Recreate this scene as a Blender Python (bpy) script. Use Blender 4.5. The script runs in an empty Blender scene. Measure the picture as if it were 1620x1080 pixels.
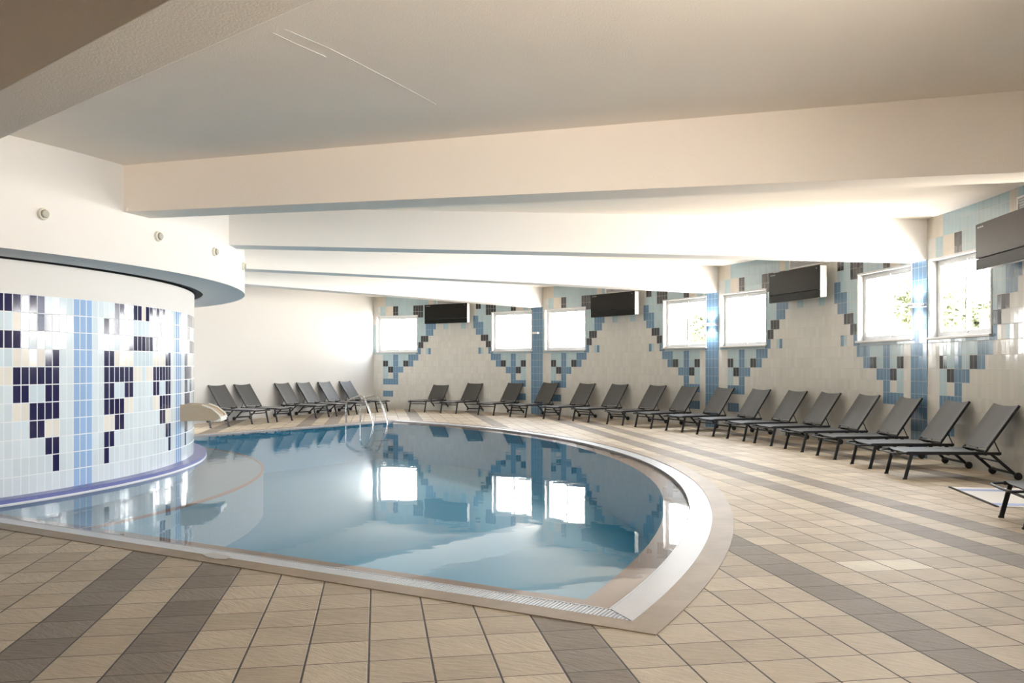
import bpy, math, random
from mathutils import Vector, Matrix
from mathutils.geometry import tessellate_polygon
import numpy as np

random.seed(7)
S = bpy.context.scene
COL = S.collection
PI = math.pi

# ------------------------------------------------------------------ layout
CX, CY, R = -10.8628, 11.5548, 17.3704      # centre of the fan-shaped hall and radius of the window wall
PH, DP = .8287, .3754                        # bearing of the first column, angle of one bay
UNIT = R * DP / 67.0                         # wall tile width incl. joint
ROW = .2                                     # wall tile height incl. joint
ZC = 3.73                                    # ceiling
R_CYL, R_FAS, Z_FAS = 6.0, 6.79, 2.61
WZ0, WZ1, WV0, WV1 = 1.88, 3.06, 15.1, 30.8  # window: sill, head, |v| range in tile units
POOL_A0, POOL_A1 = math.radians(-30.3), math.radians(52.5)


def pol(r, a, z=0.0):
    return Vector((CX + r * math.cos(a), CY + r * math.sin(a), z))


def bay_mid(b):
    return PH + DP * (1 - b) - .1802


def col_ang(k):
    return PH + DP * (1 - k) + .0107


def wall_pt(b, v, z, off=0.0):
    """point on the window wall of bay b, v tile units right of the bay's middle, off metres into the room"""
    return pol(R - off, bay_mid(b) - v * UNIT / R, z)


# ------------------------------------------------------------------ mesh builder
class MB:
    def __init__(s):
        s.v, s.f, s.m, s.uv = [], [], [], []

    def quad(s, a, b, c, d, m=0, uv=None):
        i = len(s.v)
        s.v += [Vector(a), Vector(b), Vector(c), Vector(d)]
        s.f.append((i, i + 1, i + 2, i + 3)); s.m.append(m)
        s.uv.append(uv or [(0, 0), (1, 0), (1, 1), (0, 1)])

    def poly(s, pts, m=0):
        i = len(s.v)
        s.v += [Vector(p) for p in pts]
        s.f.append(tuple(range(i, i + len(pts)))); s.m.append(m)
        s.uv.append([(p[0], p[1]) for p in pts])

    def hexa(s, P, m=0):
        """P: 8 points, bottom ring 0-3 counter-clockwise seen from above, top ring 4-7"""
        i = len(s.v)
        s.v += [Vector(p) for p in P]
        for q in ((3, 2, 1, 0), (4, 5, 6, 7), (0, 1, 5, 4), (1, 2, 6, 5), (2, 3, 7, 6), (3, 0, 4, 7)):
            s.f.append(tuple(i + k for k in q)); s.m.append(m)
            s.uv.append([(0, 0), (1, 0), (1, 1), (0, 1)])

    def box(s, x0, x1, y0, y1, z0, z1, m=0):
        s.hexa([(x0, y0, z0), (x1, y0, z0), (x1, y1, z0), (x0, y1, z0), (x0, y0, z1), (x1, y0, z1), (x1, y1, z1), (x0, y1, z1)], m)

    def bar(s, a, b, w, h, up=(0, 0, 1), m=0):
        """rectangular bar from a to b; w across, h along up"""
        a, b = Vector(a), Vector(b)
        d = (b - a).normalized()
        side = d.cross(Vector(up))
        if side.length < 1e-6: side = d.cross(Vector((1, 0, 0)))
        side.normalize(); u = side.cross(d).normalized()
        sw, uh = side * w / 2, u * h / 2
        s.hexa([a - sw - uh, a + sw - uh, b + sw - uh, b - sw - uh, a - sw + uh, a + sw + uh, b + sw + uh, b - sw + uh], m)

    def tube(s, pts, r, n=10, m=0, closed=False):
        pts = [Vector(p) for p in pts]
        N = len(pts); rings = []
        prev = None
        for k, p in enumerate(pts):
            if closed: d = pts[(k + 1) % N] - pts[k - 1]
            else: d = pts[min(k + 1, N - 1)] - pts[max(k - 1, 0)]
            d.normalize()
            if prev is None:
                u = d.orthogonal().normalized()
            else:
                u = (prev - d * prev.dot(d)).normalized()
            prev = u; w = d.cross(u)
            i = len(s.v)
            s.v += [p + (u * math.cos(2 * PI * q / n) + w * math.sin(2 * PI * q / n)) * r for q in range(n)]
            rings.append(i)
        for k in range(N if closed else N - 1):
            a, b = rings[k], rings[(k + 1) % N]
            for q in range(n):
                s.f.append((a + q, a + (q + 1) % n, b + (q + 1) % n, b + q)); s.m.append(m); s.uv.append([(0, 0)] * 4)
        if not closed:
            s.f.append(tuple(rings[0] + q for q in range(n))[::-1]); s.m.append(m); s.uv.append([(0, 0)] * n)
            s.f.append(tuple(rings[-1] + q for q in range(n))); s.m.append(m); s.uv.append([(0, 0)] * n)

    def lathe(s, prof, axis_o, axis_d, n=24, m=0):
        """prof: (radius, distance along axis)"""
        o, d = Vector(axis_o), Vector(axis_d).normalized()
        u = d.orthogonal().normalized(); w = d.cross(u)
        rings = []
        for (r, t) in prof:
            i = len(s.v); rings.append(i)
            s.v += [o + d * t + (u * math.cos(2 * PI * q / n) + w * math.sin(2 * PI * q / n)) * r for q in range(n)]
        for a, b in zip(rings, rings[1:]):
            for q in range(n):
                s.f.append((a + q, a + (q + 1) % n, b + (q + 1) % n, b + q)); s.m.append(m); s.uv.append([(0, 0)] * 4)
        for rr, rev in ((rings[0], True), (rings[-1], False)):
            t = tuple(rr + q for q in range(n))
            s.f.append(t[::-1] if rev else t); s.m.append(m); s.uv.append([(0, 0)] * n)

    def sweep(s, a0, a1, n, prof, m=0, rfun=None, closed=True, u_scale=1.0):
        """profile of (r, z) swept about the hall's centre; rfun(a) is added to r"""
        P = []
        for k in range(n + 1):
            a = a0 + (a1 - a0) * k / n
            dr = rfun(a) if rfun else 0.0
            P.append([pol(r + dr, a, z) for r, z in prof])
        L = len(prof)
        for k in range(n):
            for q in range(L if closed else L - 1):
                q2 = (q + 1) % L
                s.quad(P[k][q], P[k + 1][q], P[k + 1][q2], P[k][q2], m, [(k / n, q / L), ((k + 1) / n, q / L), ((k + 1) / n, (q + 1) / L), (k / n, (q + 1) / L)])
        if closed:
            s.poly(P[0], m); s.poly(P[-1][::-1], m)

    def build(s, name, mats, parent=None, smooth=False, bevel=0.0, merge=False):
        me = bpy.data.meshes.new(name)
        me.from_pydata([tuple(v) for v in s.v], [], s.f)
        if not isinstance(mats, (list, tuple)): mats = [mats]
        for m in mats: me.materials.append(m)
        me.polygons.foreach_set('material_index', s.m)
        uvl = me.uv_layers.new(name='UVMap')
        flat = [c for f in s.uv for p in f for c in p]
        uvl.data.foreach_set('uv', flat)
        o = bpy.data.objects.new(name, me); COL.objects.link(o)
        if parent: o.parent = parent
        if merge or smooth or bevel:
            import bmesh
            bm = bmesh.new(); bm.from_mesh(me)
            bmesh.ops.remove_doubles(bm, verts=bm.verts, dist=1e-5)
            bmesh.ops.recalc_face_normals(bm, faces=bm.faces)
            if bevel:
                bmesh.ops.bevel(bm, geom=[e for e in bm.edges if e.is_manifold and e.calc_face_angle(0) > .6], offset=bevel, segments=2, affect='EDGES', profile=.5)
            for f in bm.faces: f.smooth = smooth
            bm.to_mesh(me); bm.free()
            if smooth:
                me.set_sharp_from_angle(angle=math.radians(35))
        return o


def tag(o, label=None, cat=None, group=None, kind=None):
    if label: o['label'] = label
    if cat: o['category'] = cat
    if group: o['group'] = group
    if kind: o['kind'] = kind
    return o


def empty(name, loc, rz=0.0):
    o = bpy.data.objects.new(name, None); COL.objects.link(o)
    o.location = loc; o.rotation_euler = (0, 0, rz); o.empty_display_size = .1
    return o


def kids(o): return [c for c in bpy.data.objects if c.parent == o]


def copy_tree(o, parent=None):
    c = o.copy(); COL.objects.link(c)
    if parent: c.parent = parent
    for ch in kids(o): copy_tree(ch, c)
    return c


# ------------------------------------------------------------------ materials
def srgb(r, g, b):
    f = lambda c: (c / 12.92 if c <= .04045 else ((c + .055) / 1.055) ** 2.4)
    return (f(r / 255), f(g / 255), f(b / 255), 1)


def newmat(name):
    m = bpy.data.materials.new(name); m.use_nodes = True
    nt = m.node_tree; b = nt.nodes['Principled BSDF']
    return m, nt, b


def N(nt, t, **k):
    n = nt.nodes.new(t)
    for a, v in k.items():
        if hasattr(n, a): setattr(n, a, v)
    return n


def lk(nt, a, b): nt.links.new(a, b)


def math_n(nt, op, a, b=None, c=None):
    n = N(nt, 'ShaderNodeMath', operation=op)
    for i, x in enumerate((a, b, c)):
        if x is None: continue
        if isinstance(x, (int, float)): n.inputs[i].default_value = x
        else: lk(nt, x, n.inputs[i])
    return n.outputs[0]


def mixc(nt, fac, a, b):
    n = N(nt, 'ShaderNodeMix', data_type='RGBA')
    for i, x in ((0, fac), (6, a), (7, b)):
        if isinstance(x, (int, float, tuple)): n.inputs[i].default_value = x
        else: lk(nt, x, n.inputs[i])
    return n.outputs[2]


def bump(nt, b, h, strength=.2, dist=.01, normal=None):
    n = N(nt, 'ShaderNodeBump'); n.inputs['Strength'].default_value = strength; n.inputs['Distance'].default_value = dist
    lk(nt, h, n.inputs['Height'])
    if normal is not None: lk(nt, normal, n.inputs['Normal'])
    lk(nt, n.outputs[0], b.inputs['Normal']); return n


def noise(nt, scale, detail=4, rough=.5, vec=None):
    n = N(nt, 'ShaderNodeTexNoise'); n.inputs['Scale'].default_value = scale
    n.inputs['Detail'].default_value = detail; n.inputs['Roughness'].default_value = rough
    if vec is None:
        tc = N(nt, 'ShaderNodeTexCoord'); vec = tc.outputs['Object']
    lk(nt, vec, n.inputs['Vector'])
    return n


def plain(name, col, rough=.5, metal=0.0, var=.06, nscale=6, bstr=0.0, bscale=60, spec=None):
    m, nt, b = newmat(name)
    n = noise(nt, nscale)
    dark = tuple(c * (1 - var) for c in col[:3]) + (1,); lite = tuple(min(1, c * (1 + var)) for c in col[:3]) + (1,)
    lk(nt, mixc(nt, n.outputs['Fac'], dark, lite), b.inputs['Base Color'])
    b.inputs['Roughness'].default_value = rough; b.inputs['Metallic'].default_value = metal
    if spec is not None: b.inputs['Specular IOR Level'].default_value = spec
    if bstr:
        bump(nt, b, noise(nt, bscale, 6, .6).outputs['Fac'], bstr, .01)
    return m


def tile_mat(name, col, grout, joint=.035, aspect=2.0, rough=.12, tilt=.03, var=.05):
    """glazed tile; UVs count tiles, joints fall on whole numbers, every tile set at its own tiny tilt"""
    m, nt, b = newmat(name)
    uv = N(nt, 'ShaderNodeUVMap', uv_map='UVMap').outputs[0]
    sp = N(nt, 'ShaderNodeSeparateXYZ'); lk(nt, uv, sp.inputs[0])
    def edge(x):
        fr = math_n(nt, 'FRACT', x)
        return math_n(nt, 'MINIMUM', fr, math_n(nt, 'SUBTRACT', 1.0, fr))
    ex = edge(sp.outputs[0]); ey = math_n(nt, 'MULTIPLY', edge(sp.outputs[1]), aspect)
    d = math_n(nt, 'MINIMUM', ex, ey)
    ss = N(nt, 'ShaderNodeMapRange', interpolation_type='SMOOTHSTEP')
    lk(nt, d, ss.inputs[0]); ss.inputs[1].default_value = joint * .6; ss.inputs[2].default_value = joint * 1.5
    mask = ss.outputs[0]                                 # 1 on the tile, 0 in the joint
    fl = N(nt, 'ShaderNodeVectorMath', operation='FLOOR'); lk(nt, uv, fl.inputs[0])
    wn = N(nt, 'ShaderNodeTexWhiteNoise', noise_dimensions='3D'); lk(nt, fl.outputs[0], wn.inputs['Vector'])
    dark = tuple(c * (1 - var) for c in col[:3]) + (1,); lite = tuple(min(1, c * (1 + var)) for c in col[:3]) + (1,)
    tcol = mixc(nt, wn.outputs['Value'], dark, lite)
    lk(nt, mixc(nt, mask, grout, tcol), b.inputs['Base Color'])
    r = N(nt, 'ShaderNodeMapRange'); lk(nt, mask, r.inputs[0]); r.inputs[3].default_value = .7; r.inputs[4].default_value = rough
    lk(nt, r.outputs[0], b.inputs['Roughness'])
    ge = N(nt, 'ShaderNodeNewGeometry')
    su = N(nt, 'ShaderNodeVectorMath', operation='SUBTRACT'); lk(nt, wn.outputs['Color'], su.inputs[0]); su.inputs[1].default_value = (.5, .5, .5)
    sc = N(nt, 'ShaderNodeVectorMath', operation='SCALE'); lk(nt, su.outputs[0], sc.inputs[0]); sc.inputs['Scale'].default_value = tilt
    ad = N(nt, 'ShaderNodeVectorMath', operation='ADD'); lk(nt, ge.outputs['Normal'], ad.inputs[0]); lk(nt, sc.outputs[0], ad.inputs[1])
    no = N(nt, 'ShaderNodeVectorMath', operation='NORMALIZE'); lk(nt, ad.outputs[0], no.inputs[0])
    bump(nt, b, mask, .25, .003, no.outputs[0])
    return m


GW = (.42, .41, .39, 1)
T = {
    'W': tile_mat('wall_tile_cream', (.52, .522, .49, 1), GW),
    'C': tile_mat('wall_tile_peach', (.53, .49, .42, 1), GW),
    'L': tile_mat('wall_tile_aqua', (.335, .455, .50, 1), GW),
    'B': tile_mat('wall_tile_blue', (.110, .200, .300, 1), (.26, .33, .37, 1)),
    'K': tile_mat('wall_tile_black', (.025, .027, .03, 1), (.25, .26, .26, 1)),
}
GC = (.80, .84, .88, 1)
TC = {
    'W': tile_mat('drum_tile_white', (.70, .78, .84, 1), GC, .05, rough=.10),
    'C': tile_mat('drum_tile_ivory', (.83, .79, .73, 1), GC, .05, rough=.10),
    'L': tile_mat('drum_tile_pale_blue', (.64, .75, .83, 1), GC, .05, rough=.10),
    'B': tile_mat('drum_tile_sky_blue', (.33, .49, .76, 1), GC, .05, rough=.10),
    'K': tile_mat('drum_tile_navy', (.022, .020, .075, 1), GC, .05, rough=.10),
}
M = {}
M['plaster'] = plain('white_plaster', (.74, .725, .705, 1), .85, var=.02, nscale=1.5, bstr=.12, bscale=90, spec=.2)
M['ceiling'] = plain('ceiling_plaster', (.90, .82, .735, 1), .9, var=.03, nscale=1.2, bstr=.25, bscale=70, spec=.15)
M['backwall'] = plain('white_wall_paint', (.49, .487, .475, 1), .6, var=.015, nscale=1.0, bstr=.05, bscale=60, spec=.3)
M['rear'] = plain('rear_wall_paint', (.16, .13, .10, 1), .9, var=.03)
M['white_alu'] = plain('white_coated_aluminium', (.55, .56, .57, 1), .35, var=.02)
M['grey_alu'] = plain('grey_seal', (.35, .36, .38, 1), .4, var=.05)
M['sill'] = plain('white_stone_sill', (.45, .44, .43, 1), .3, var=.04, nscale=20)
M['stone'] = None
M['reveal'] = plain('window_reveal_paint', (.40, .40, .39, 1), .8, var=.03)
M['frame'] = plain('dark_lounger_metal', (.016, .016, .018, 1), .5, var=.1, spec=.3)
M['rubber'] = plain('black_rubber', (.012, .012, .012, 1), .7, var=.1)
M['chrome'] = plain('polished_steel', (.52, .53, .54, 1), .14, metal=1.0, var=.03)
M['black_gloss'] = plain('black_glossy_plastic', (.010, .010, .009, 1), .30, var=.1, spec=.14)
M['black_flap'] = plain('black_satin_plastic', (.006, .007, .006, 1), .40, var=.1, spec=.12)
M['casing'] = plain('white_casing_plastic', (.78, .78, .75, 1), .4, var=.02)
M['logo'] = plain('silver_print', (.35, .36, .37, 1), .4, var=.02)
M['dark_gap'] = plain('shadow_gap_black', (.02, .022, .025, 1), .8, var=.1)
M['nozzle_grey'] = plain('grey_nozzle_plastic', (.42, .41, .36, 1), .6, var=.05)
M['nozzle_ring'] = plain('cream_nozzle_plastic', (.70, .67, .58, 1), .5, var=.03)
M['ledge'] = plain('violet_mosaic_ledge', (.15, .17, .42, 1), .35, var=.12, nscale=30)
M['waterline_glint'] = plain('white_waterline_glint', (.82, .83, .86, 1), .3, var=.03)
M['spout'] = plain('beige_spout_stone', (.50, .40, .28, 1), .55, var=.08, nscale=25, bstr=.05)
M['spout_lip'] = plain('white_spout_lip', (.85, .82, .76, 1), .4, var=.03)
M['towel_white'] = plain('white_towelling', (.80, .80, .80, 1), .95, var=.05, nscale=60, bstr=.3, bscale=250)
M['towel_blue'] = plain('blue_towelling', (.40, .50, .78, 1), .95, var=.05, nscale=60, bstr=.3, bscale=250)
M['towel_dark'] = plain('dark_towel_hem', (.05, .05, .05, 1), .95, var=.1)
M['terracotta'] = plain('terracotta_edge_tile', (.30, .15, .09, 1), .4, var=.15, nscale=12)
M['bark'] = plain('tree_bark', (.10, .07, .045, 1), .9, var=.3)
M['leaf'] = plain('tree_leaves', (.24, .26, .15, 1), .6, var=.2, nscale=3)


def fabric(name, col):
    m, nt, b = newmat(name)
    tc = N(nt, 'ShaderNodeTexCoord')
    w1 = N(nt, 'ShaderNodeTexWave', wave_type='BANDS', bands_direction='X'); w1.inputs['Scale'].default_value = 110
    w2 = N(nt, 'ShaderNodeTexWave', wave_type='BANDS', bands_direction='Y'); w2.inputs['Scale'].default_value = 110
    for w in (w1, w2): lk(nt, tc.outputs['Object'], w.inputs['Vector'])
    h = math_n(nt, 'MULTIPLY', w1.outputs['Fac'], w2.outputs['Fac'])
    lk(nt, mixc(nt, h, tuple(c * .75 for c in col[:3]) + (1,), tuple(c * 1.35 for c in col[:3]) + (1,)), b.inputs['Base Color'])
    b.inputs['Roughness'].default_value = .55
    b.inputs['Sheen Weight'].default_value = .15
    bump(nt, b, h, .2, .002)
    return m


M['sling'] = fabric('charcoal_mesh_fabric', (.034, .0335, .032, 1))


def deck_mat():
    """square slate-look tiles laid askew to the room; whole rows of brown tiles run through the beige"""
    m, nt, b = newmat('deck_tiles')
    tc = N(nt, 'ShaderNodeTexCoord').outputs['Object']
    t, th, bx, by = .308, -.1617, -.0405, 4.7648
    sp = N(nt, 'ShaderNodeSeparateXYZ'); lk(nt, tc, sp.inputs[0])
    X, Y = sp.outputs[0], sp.outputs[1]
    bb = math_n(nt, 'SUBTRACT', math_n(nt, 'MULTIPLY', X, math.cos(th)), math_n(nt, 'MULTIPLY', Y, math.sin(th)))
    aa = math_n(nt, 'ADD', math_n(nt, 'MULTIPLY', X, math.sin(th)), math_n(nt, 'MULTIPLY', Y, math.cos(th)))
    i = math_n(nt, 'DIVIDE', math_n(nt, 'SUBTRACT', bb, bx), t)
    j = math_n(nt, 'DIVIDE', math_n(nt, 'SUBTRACT', by, aa), t)
    fi, fj = math_n(nt, 'FLOOR', i), math_n(nt, 'FLOOR', j)
    cb = N(nt, 'ShaderNodeCombineXYZ'); lk(nt, fi, cb.inputs[0]); lk(nt, fj, cb.inputs[1])
    wn = N(nt, 'ShaderNodeTexWhiteNoise', noise_dimensions='3D'); lk(nt, cb.outputs[0], wn.inputs['Vector'])
    def edge(x):
        fr = math_n(nt, 'FRACT', x); return math_n(nt, 'MINIMUM', fr, math_n(nt, 'SUBTRACT', 1.0, fr))
    ei, ej = edge(i), edge(j)
    jm = []
    for e, w in ((ei, .018), (ej, .012)):
        s = N(nt, 'ShaderNodeMapRange', interpolation_type='SMOOTHSTEP'); lk(nt, e, s.inputs[0]); s.inputs[1].default_value = w * .5; s.inputs[2].default_value = w * 1.3
        jm.append(s.outputs[0])
    mask = math_n(nt, 'MULTIPLY', jm[0], jm[1])
    # brown rows: tile columns 3, 9, 15 and 17 of every 21
    md = math_n(nt, 'FLOORED_MODULO', fi, 21.0) if False else math_n(nt, 'SUBTRACT', fi, math_n(nt, 'MULTIPLY', 21.0, math_n(nt, 'FLOOR', math_n(nt, 'DIVIDE', math_n(nt, 'ADD', fi, .25), 21.0))))
    br = None
    for k in (3, 9, 15, 17):
        c = math_n(nt, 'COMPARE', md, float(k), .3)
        br = c if br is None else math_n(nt, 'MAXIMUM', br, c)
    # two paler tiles
    pale = math_n(nt, 'MULTIPLY', math_n(nt, 'COMPARE', fj, -3.0, .3), math_n(nt, 'COMPARE', fi, 11.5, .7))
    # slate grain, turned at random per tile
    wv = N(nt, 'ShaderNodeVectorMath', operation='SCALE'); lk(nt, wn.outputs['Color'], wv.inputs[0]); wv.inputs['Scale'].default_value = 7.0
    off = N(nt, 'ShaderNodeVectorMath', operation='ADD'); lk(nt, tc, off.inputs[0]); lk(nt, wv.outputs[0], off.inputs[1])
    rot = N(nt, 'ShaderNodeVectorRotate', rotation_type='Z_AXIS'); lk(nt, off.outputs[0], rot.inputs['Vector'])
    lk(nt, math_n(nt, 'MULTIPLY', wn.outputs['Value'], .9), rot.inputs['Angle'])
    mp = N(nt, 'ShaderNodeMapping'); mp.inputs['Scale'].default_value = (9, 32, 9); lk(nt, rot.outputs[0], mp.inputs['Vector'])
    gr = noise(nt, 1.0, 6, .65, mp.outputs[0])
    bl = noise(nt, 3.0, 4, .6, off.outputs[0])
    beige = mixc(nt, wn.outputs['Value'], (.41, .34, .25, 1), (.53, .45, .34, 1))
    brown = mixc(nt, wn.outputs['Value'], (.195, .158, .125, 1), (.25, .21, .168, 1))
    base = mixc(nt, br, beige, brown)
    base = mixc(nt, pale, base, (.68, .62, .50, 1))
    mul = N(nt, 'ShaderNodeMapRange'); lk(nt, bl.outputs['Fac'], mul.inputs[0]); mul.inputs[1].default_value = .3; mul.inputs[2].default_value = .7; mul.inputs[3].default_value = .88; mul.inputs[4].default_value = 1.10
    vm = N(nt, 'ShaderNodeVectorMath', operation='SCALE'); lk(nt, base, vm.inputs[0]); lk(nt, mul.outputs[0], vm.inputs['Scale'])
    joint = mixc(nt, jm[0], (.055, .04, .03, 1), (.075, .055, .042, 1))
    lk(nt, mixc(nt, mask, joint, vm.outputs[0]), b.inputs['Base Color'])
    rr = N(nt, 'ShaderNodeMapRange'); lk(nt, gr.outputs['Fac'], rr.inputs[0]); rr.inputs[3].default_value = .42; rr.inputs[4].default_value = .70
    lk(nt, rr.outputs[0], b.inputs['Roughness'])
    b.inputs['Specular IOR Level'].default_value = .35
    hh = math_n(nt, 'ADD', math_n(nt, 'MULTIPLY', mask, .5), math_n(nt, 'MULTIPLY', gr.outputs['Fac'], .8))
    bump(nt, b, hh, .7, .016)
    return m


M['deck'] = deck_mat()


def stone_mat():
    m, nt, b = newmat('beige_coping_stone')
    n1 = noise(nt, 2.2, 8, .68); n2 = noise(nt, 40, 4, .6)
    c = mixc(nt, n1.outputs['Fac'], (.12, .08, .05, 1), (.46, .36, .25, 1))
    c2 = mixc(nt, math_n(nt, 'MULTIPLY', n2.outputs['Fac'], .35), c, (.22, .165, .115, 1))
    lk(nt, c2, b.inputs['Base Color']); b.inputs['Roughness'].default_value = .5
    bump(nt, b, n2.outputs['Fac'], .15, .004)
    return m


M['stone'] = stone_mat()
M['grate'] = plain('white_grate_plastic', (.56, .58, .62, 1), .4, var=.02)
M['beige_pool'] = plain('beige_pool_tile', (.17, .068, .022, 1), .4, var=.12, nscale=5)


def pool_mat(name, c1, c2):
    m, nt, b = newmat(name)
    tc = N(nt, 'ShaderNodeTexCoord').outputs['Object']
    n1 = noise(nt, .45, 3, .5); n2 = noise(nt, 14, 3, .6)
    vo = N(nt, 'ShaderNodeTexVoronoi'); vo.inputs['Scale'].default_value = 38; lk(nt, tc, vo.inputs['Vector'])
    c = mixc(nt, n1.outputs['Fac'], c1, c2)
    c = mixc(nt, math_n(nt, 'MULTIPLY', vo.outputs['Color'], .18), c, (.05, .20, .27, 1))
    lk(nt, c, b.inputs['Base Color']); b.inputs['Roughness'].default_value = .5
    return m


M['pool_blue'] = pool_mat('blue_pool_mosaic', (.002, .27, .47, 1), (.006, .34, .55, 1))
M['pool_pale'] = pool_mat('drum_reflection_mosaic', (.20, .32, .40, 1), (.28, .41, .48, 1))  # pool mosaic made paler, the drum's reflection put into its colour


def two_sided_ior(nt, fr, ior):
    g = N(nt, 'ShaderNodeNewGeometry')
    mr_ = N(nt, 'ShaderNodeMapRange'); lk(nt, g.outputs['Backfacing'], mr_.inputs[0]); mr_.inputs[3].default_value = ior; mr_.inputs[4].default_value = 1 / ior
    lk(nt, mr_.outputs[0], fr.inputs['IOR'])


def water_mat():
    m = bpy.data.materials.new('pool_water'); m.use_nodes = True
    nt = m.node_tree; nt.nodes.clear()
    out = N(nt, 'ShaderNodeOutputMaterial')
    tc = N(nt, 'ShaderNodeTexCoord').outputs['Object']
    n1 = noise(nt, 1.7, 2, .5, tc); n2 = noise(nt, 7.0, 3, .55, tc)
    # ripples fade with distance from the drum and its spout
    d = N(nt, 'ShaderNodeVectorMath', operation='DISTANCE'); lk(nt, tc, d.inputs[0]); d.inputs[1].default_value = (-5.2, 12.3, 0)
    mr = N(nt, 'ShaderNodeMapRange'); lk(nt, d.outputs['Value'], mr.inputs[0]); mr.inputs[1].default_value = .5; mr.inputs[2].default_value = 5.0; mr.inputs[3].default_value = 1.0; mr.inputs[4].default_value = .10
    h = math_n(nt, 'ADD', math_n(nt, 'MULTIPLY', n1.outputs['Fac'], .6), math_n(nt, 'MULTIPLY', math_n(nt, 'MULTIPLY', n2.outputs['Fac'], .55), mr.outputs[0]))
    bp = N(nt, 'ShaderNodeBump'); bp.inputs['Strength'].default_value = .16; bp.inputs['Distance'].default_value = .018
    lk(nt, h, bp.inputs['Height'])
    fr = N(nt, 'ShaderNodeFresnel'); two_sided_ior(nt, fr, 1.28); lk(nt, bp.outputs[0], fr.inputs['Normal'])
    gl = N(nt, 'ShaderNodeBsdfGlossy'); gl.inputs['Roughness'].default_value = .012; lk(nt, bp.outputs[0], gl.inputs['Normal'])
    tr = N(nt, 'ShaderNodeBsdfTransparent'); tr.inputs['Color'].default_value = (.92, .95, .97, 1)
    mx = N(nt, 'ShaderNodeMixShader'); lk(nt, fr.outputs[0], mx.inputs[0]); lk(nt, tr.outputs[0], mx.inputs[1]); lk(nt, gl.outputs[0], mx.inputs[2])
    lk(nt, mx.outputs[0], out.inputs['Surface'])
    return m


M['water'] = water_mat()


def glass_mat():
    m = bpy.data.materials.new('window_glass'); m.use_nodes = True
    nt = m.node_tree; nt.nodes.clear()
    out = N(nt, 'ShaderNodeOutputMaterial')
    fr = N(nt, 'ShaderNodeFresnel'); two_sided_ior(nt, fr, 1.45)
    gl = N(nt, 'ShaderNodeBsdfGlossy'); gl.inputs['Roughness'].default_value = .02
    tr = N(nt, 'ShaderNodeBsdfTransparent'); tr.inputs['Color'].default_value = (.97, .98, .98, 1)
    mx = N(nt, 'ShaderNodeMixShader'); lk(nt, fr.outputs[0], mx.inputs[0]); lk(nt, tr.outputs[0], mx.inputs[1]); lk(nt, gl.outputs[0], mx.inputs[2])
    lk(nt, mx.outputs[0], out.inputs['Surface'])
    return m


M['glass'] = glass_mat()


def lamp_mat():
    m, nt, b = newmat('lit_lamp_glass')
    b.inputs['Base Color'].default_value = (.9, .95, 1, 1)
    b.inputs['Emission Color'].default_value = (.93, .97, 1, 1); b.inputs['Emission Strength'].default_value = 14
    return m


M['lamp'] = lamp_mat()

# ------------------------------------------------------------------ the window wall
def wall_cell(mi, r):
    if r <= 1 or r == 3: return 'W'
    if r == 2: return 'B' if 0 <= mi < 4 else 'W'
    if r == 4: return 'B' if 0 <= mi < 6 else 'W'
    if r == 5: return 'W' if mi < 0 else 'L' if mi < 2 else 'W' if mi < 4 else 'B' if mi < 6 else 'W'
    if r == 6: return 'W' if mi < 0 else 'L' if mi < 2 else 'K' if mi < 4 else 'B' if mi < 8 else 'W'
    if r == 7: return 'W' if mi < 0 else 'K' if mi < 2 else 'L' if mi < 4 else 'B' if mi < 6 else 'L' if mi < 8 else 'K' if mi < 10 else 'B' if mi < 12 else 'W'
    if r == 8: return 'W' if mi < 0 else 'L' if mi < 4 else 'B' if mi < 6 else 'L' if mi < 10 else 'B' if mi < 14 else 'W'
    if r == 9: return 'L' if mi < 13 else 'B' if mi < 15 else 'B' if mi == 18 else 'L' if mi == 17 else 'W'
    if r == 10: return 'L' if mi < 14 else 'K' if mi < 16 else 'W'
    if r == 11: return 'L' if mi < 15 else 'K' if mi < 18 else 'W'
    if r == 12: return 'L' if mi < 17 else 'B' if mi < 20 else 'W'
    if r == 13: return 'L' if mi < 17 else 'B' if mi < 21 else 'L' if mi in (24, 25) else 'W'
    if r == 14: return 'W' if mi < -1 else 'L' if mi < 19 else 'B' if mi < 21 else 'W'
    if r in (15, 16):
        if mi < -1: return 'W'
        if mi < 1: return 'L'
        if mi < 4: return 'C'
        if mi < 6: return 'K'
        if mi < 12: return 'L'
        if mi < 16: return 'K'
        if r == 16 and 18 <= mi < 20: return 'K'
        return 'L' if mi < 20 else 'W'
    return 'C' if mi < 1 else 'L' if mi < 18 else 'C' if mi < 20 else 'L'


KEYS = ['W', 'C', 'L', 'B', 'K']
WINDOWS = [(b, s) for b in range(4) for s in (-1, 1)] + [(4, 1)]


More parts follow.
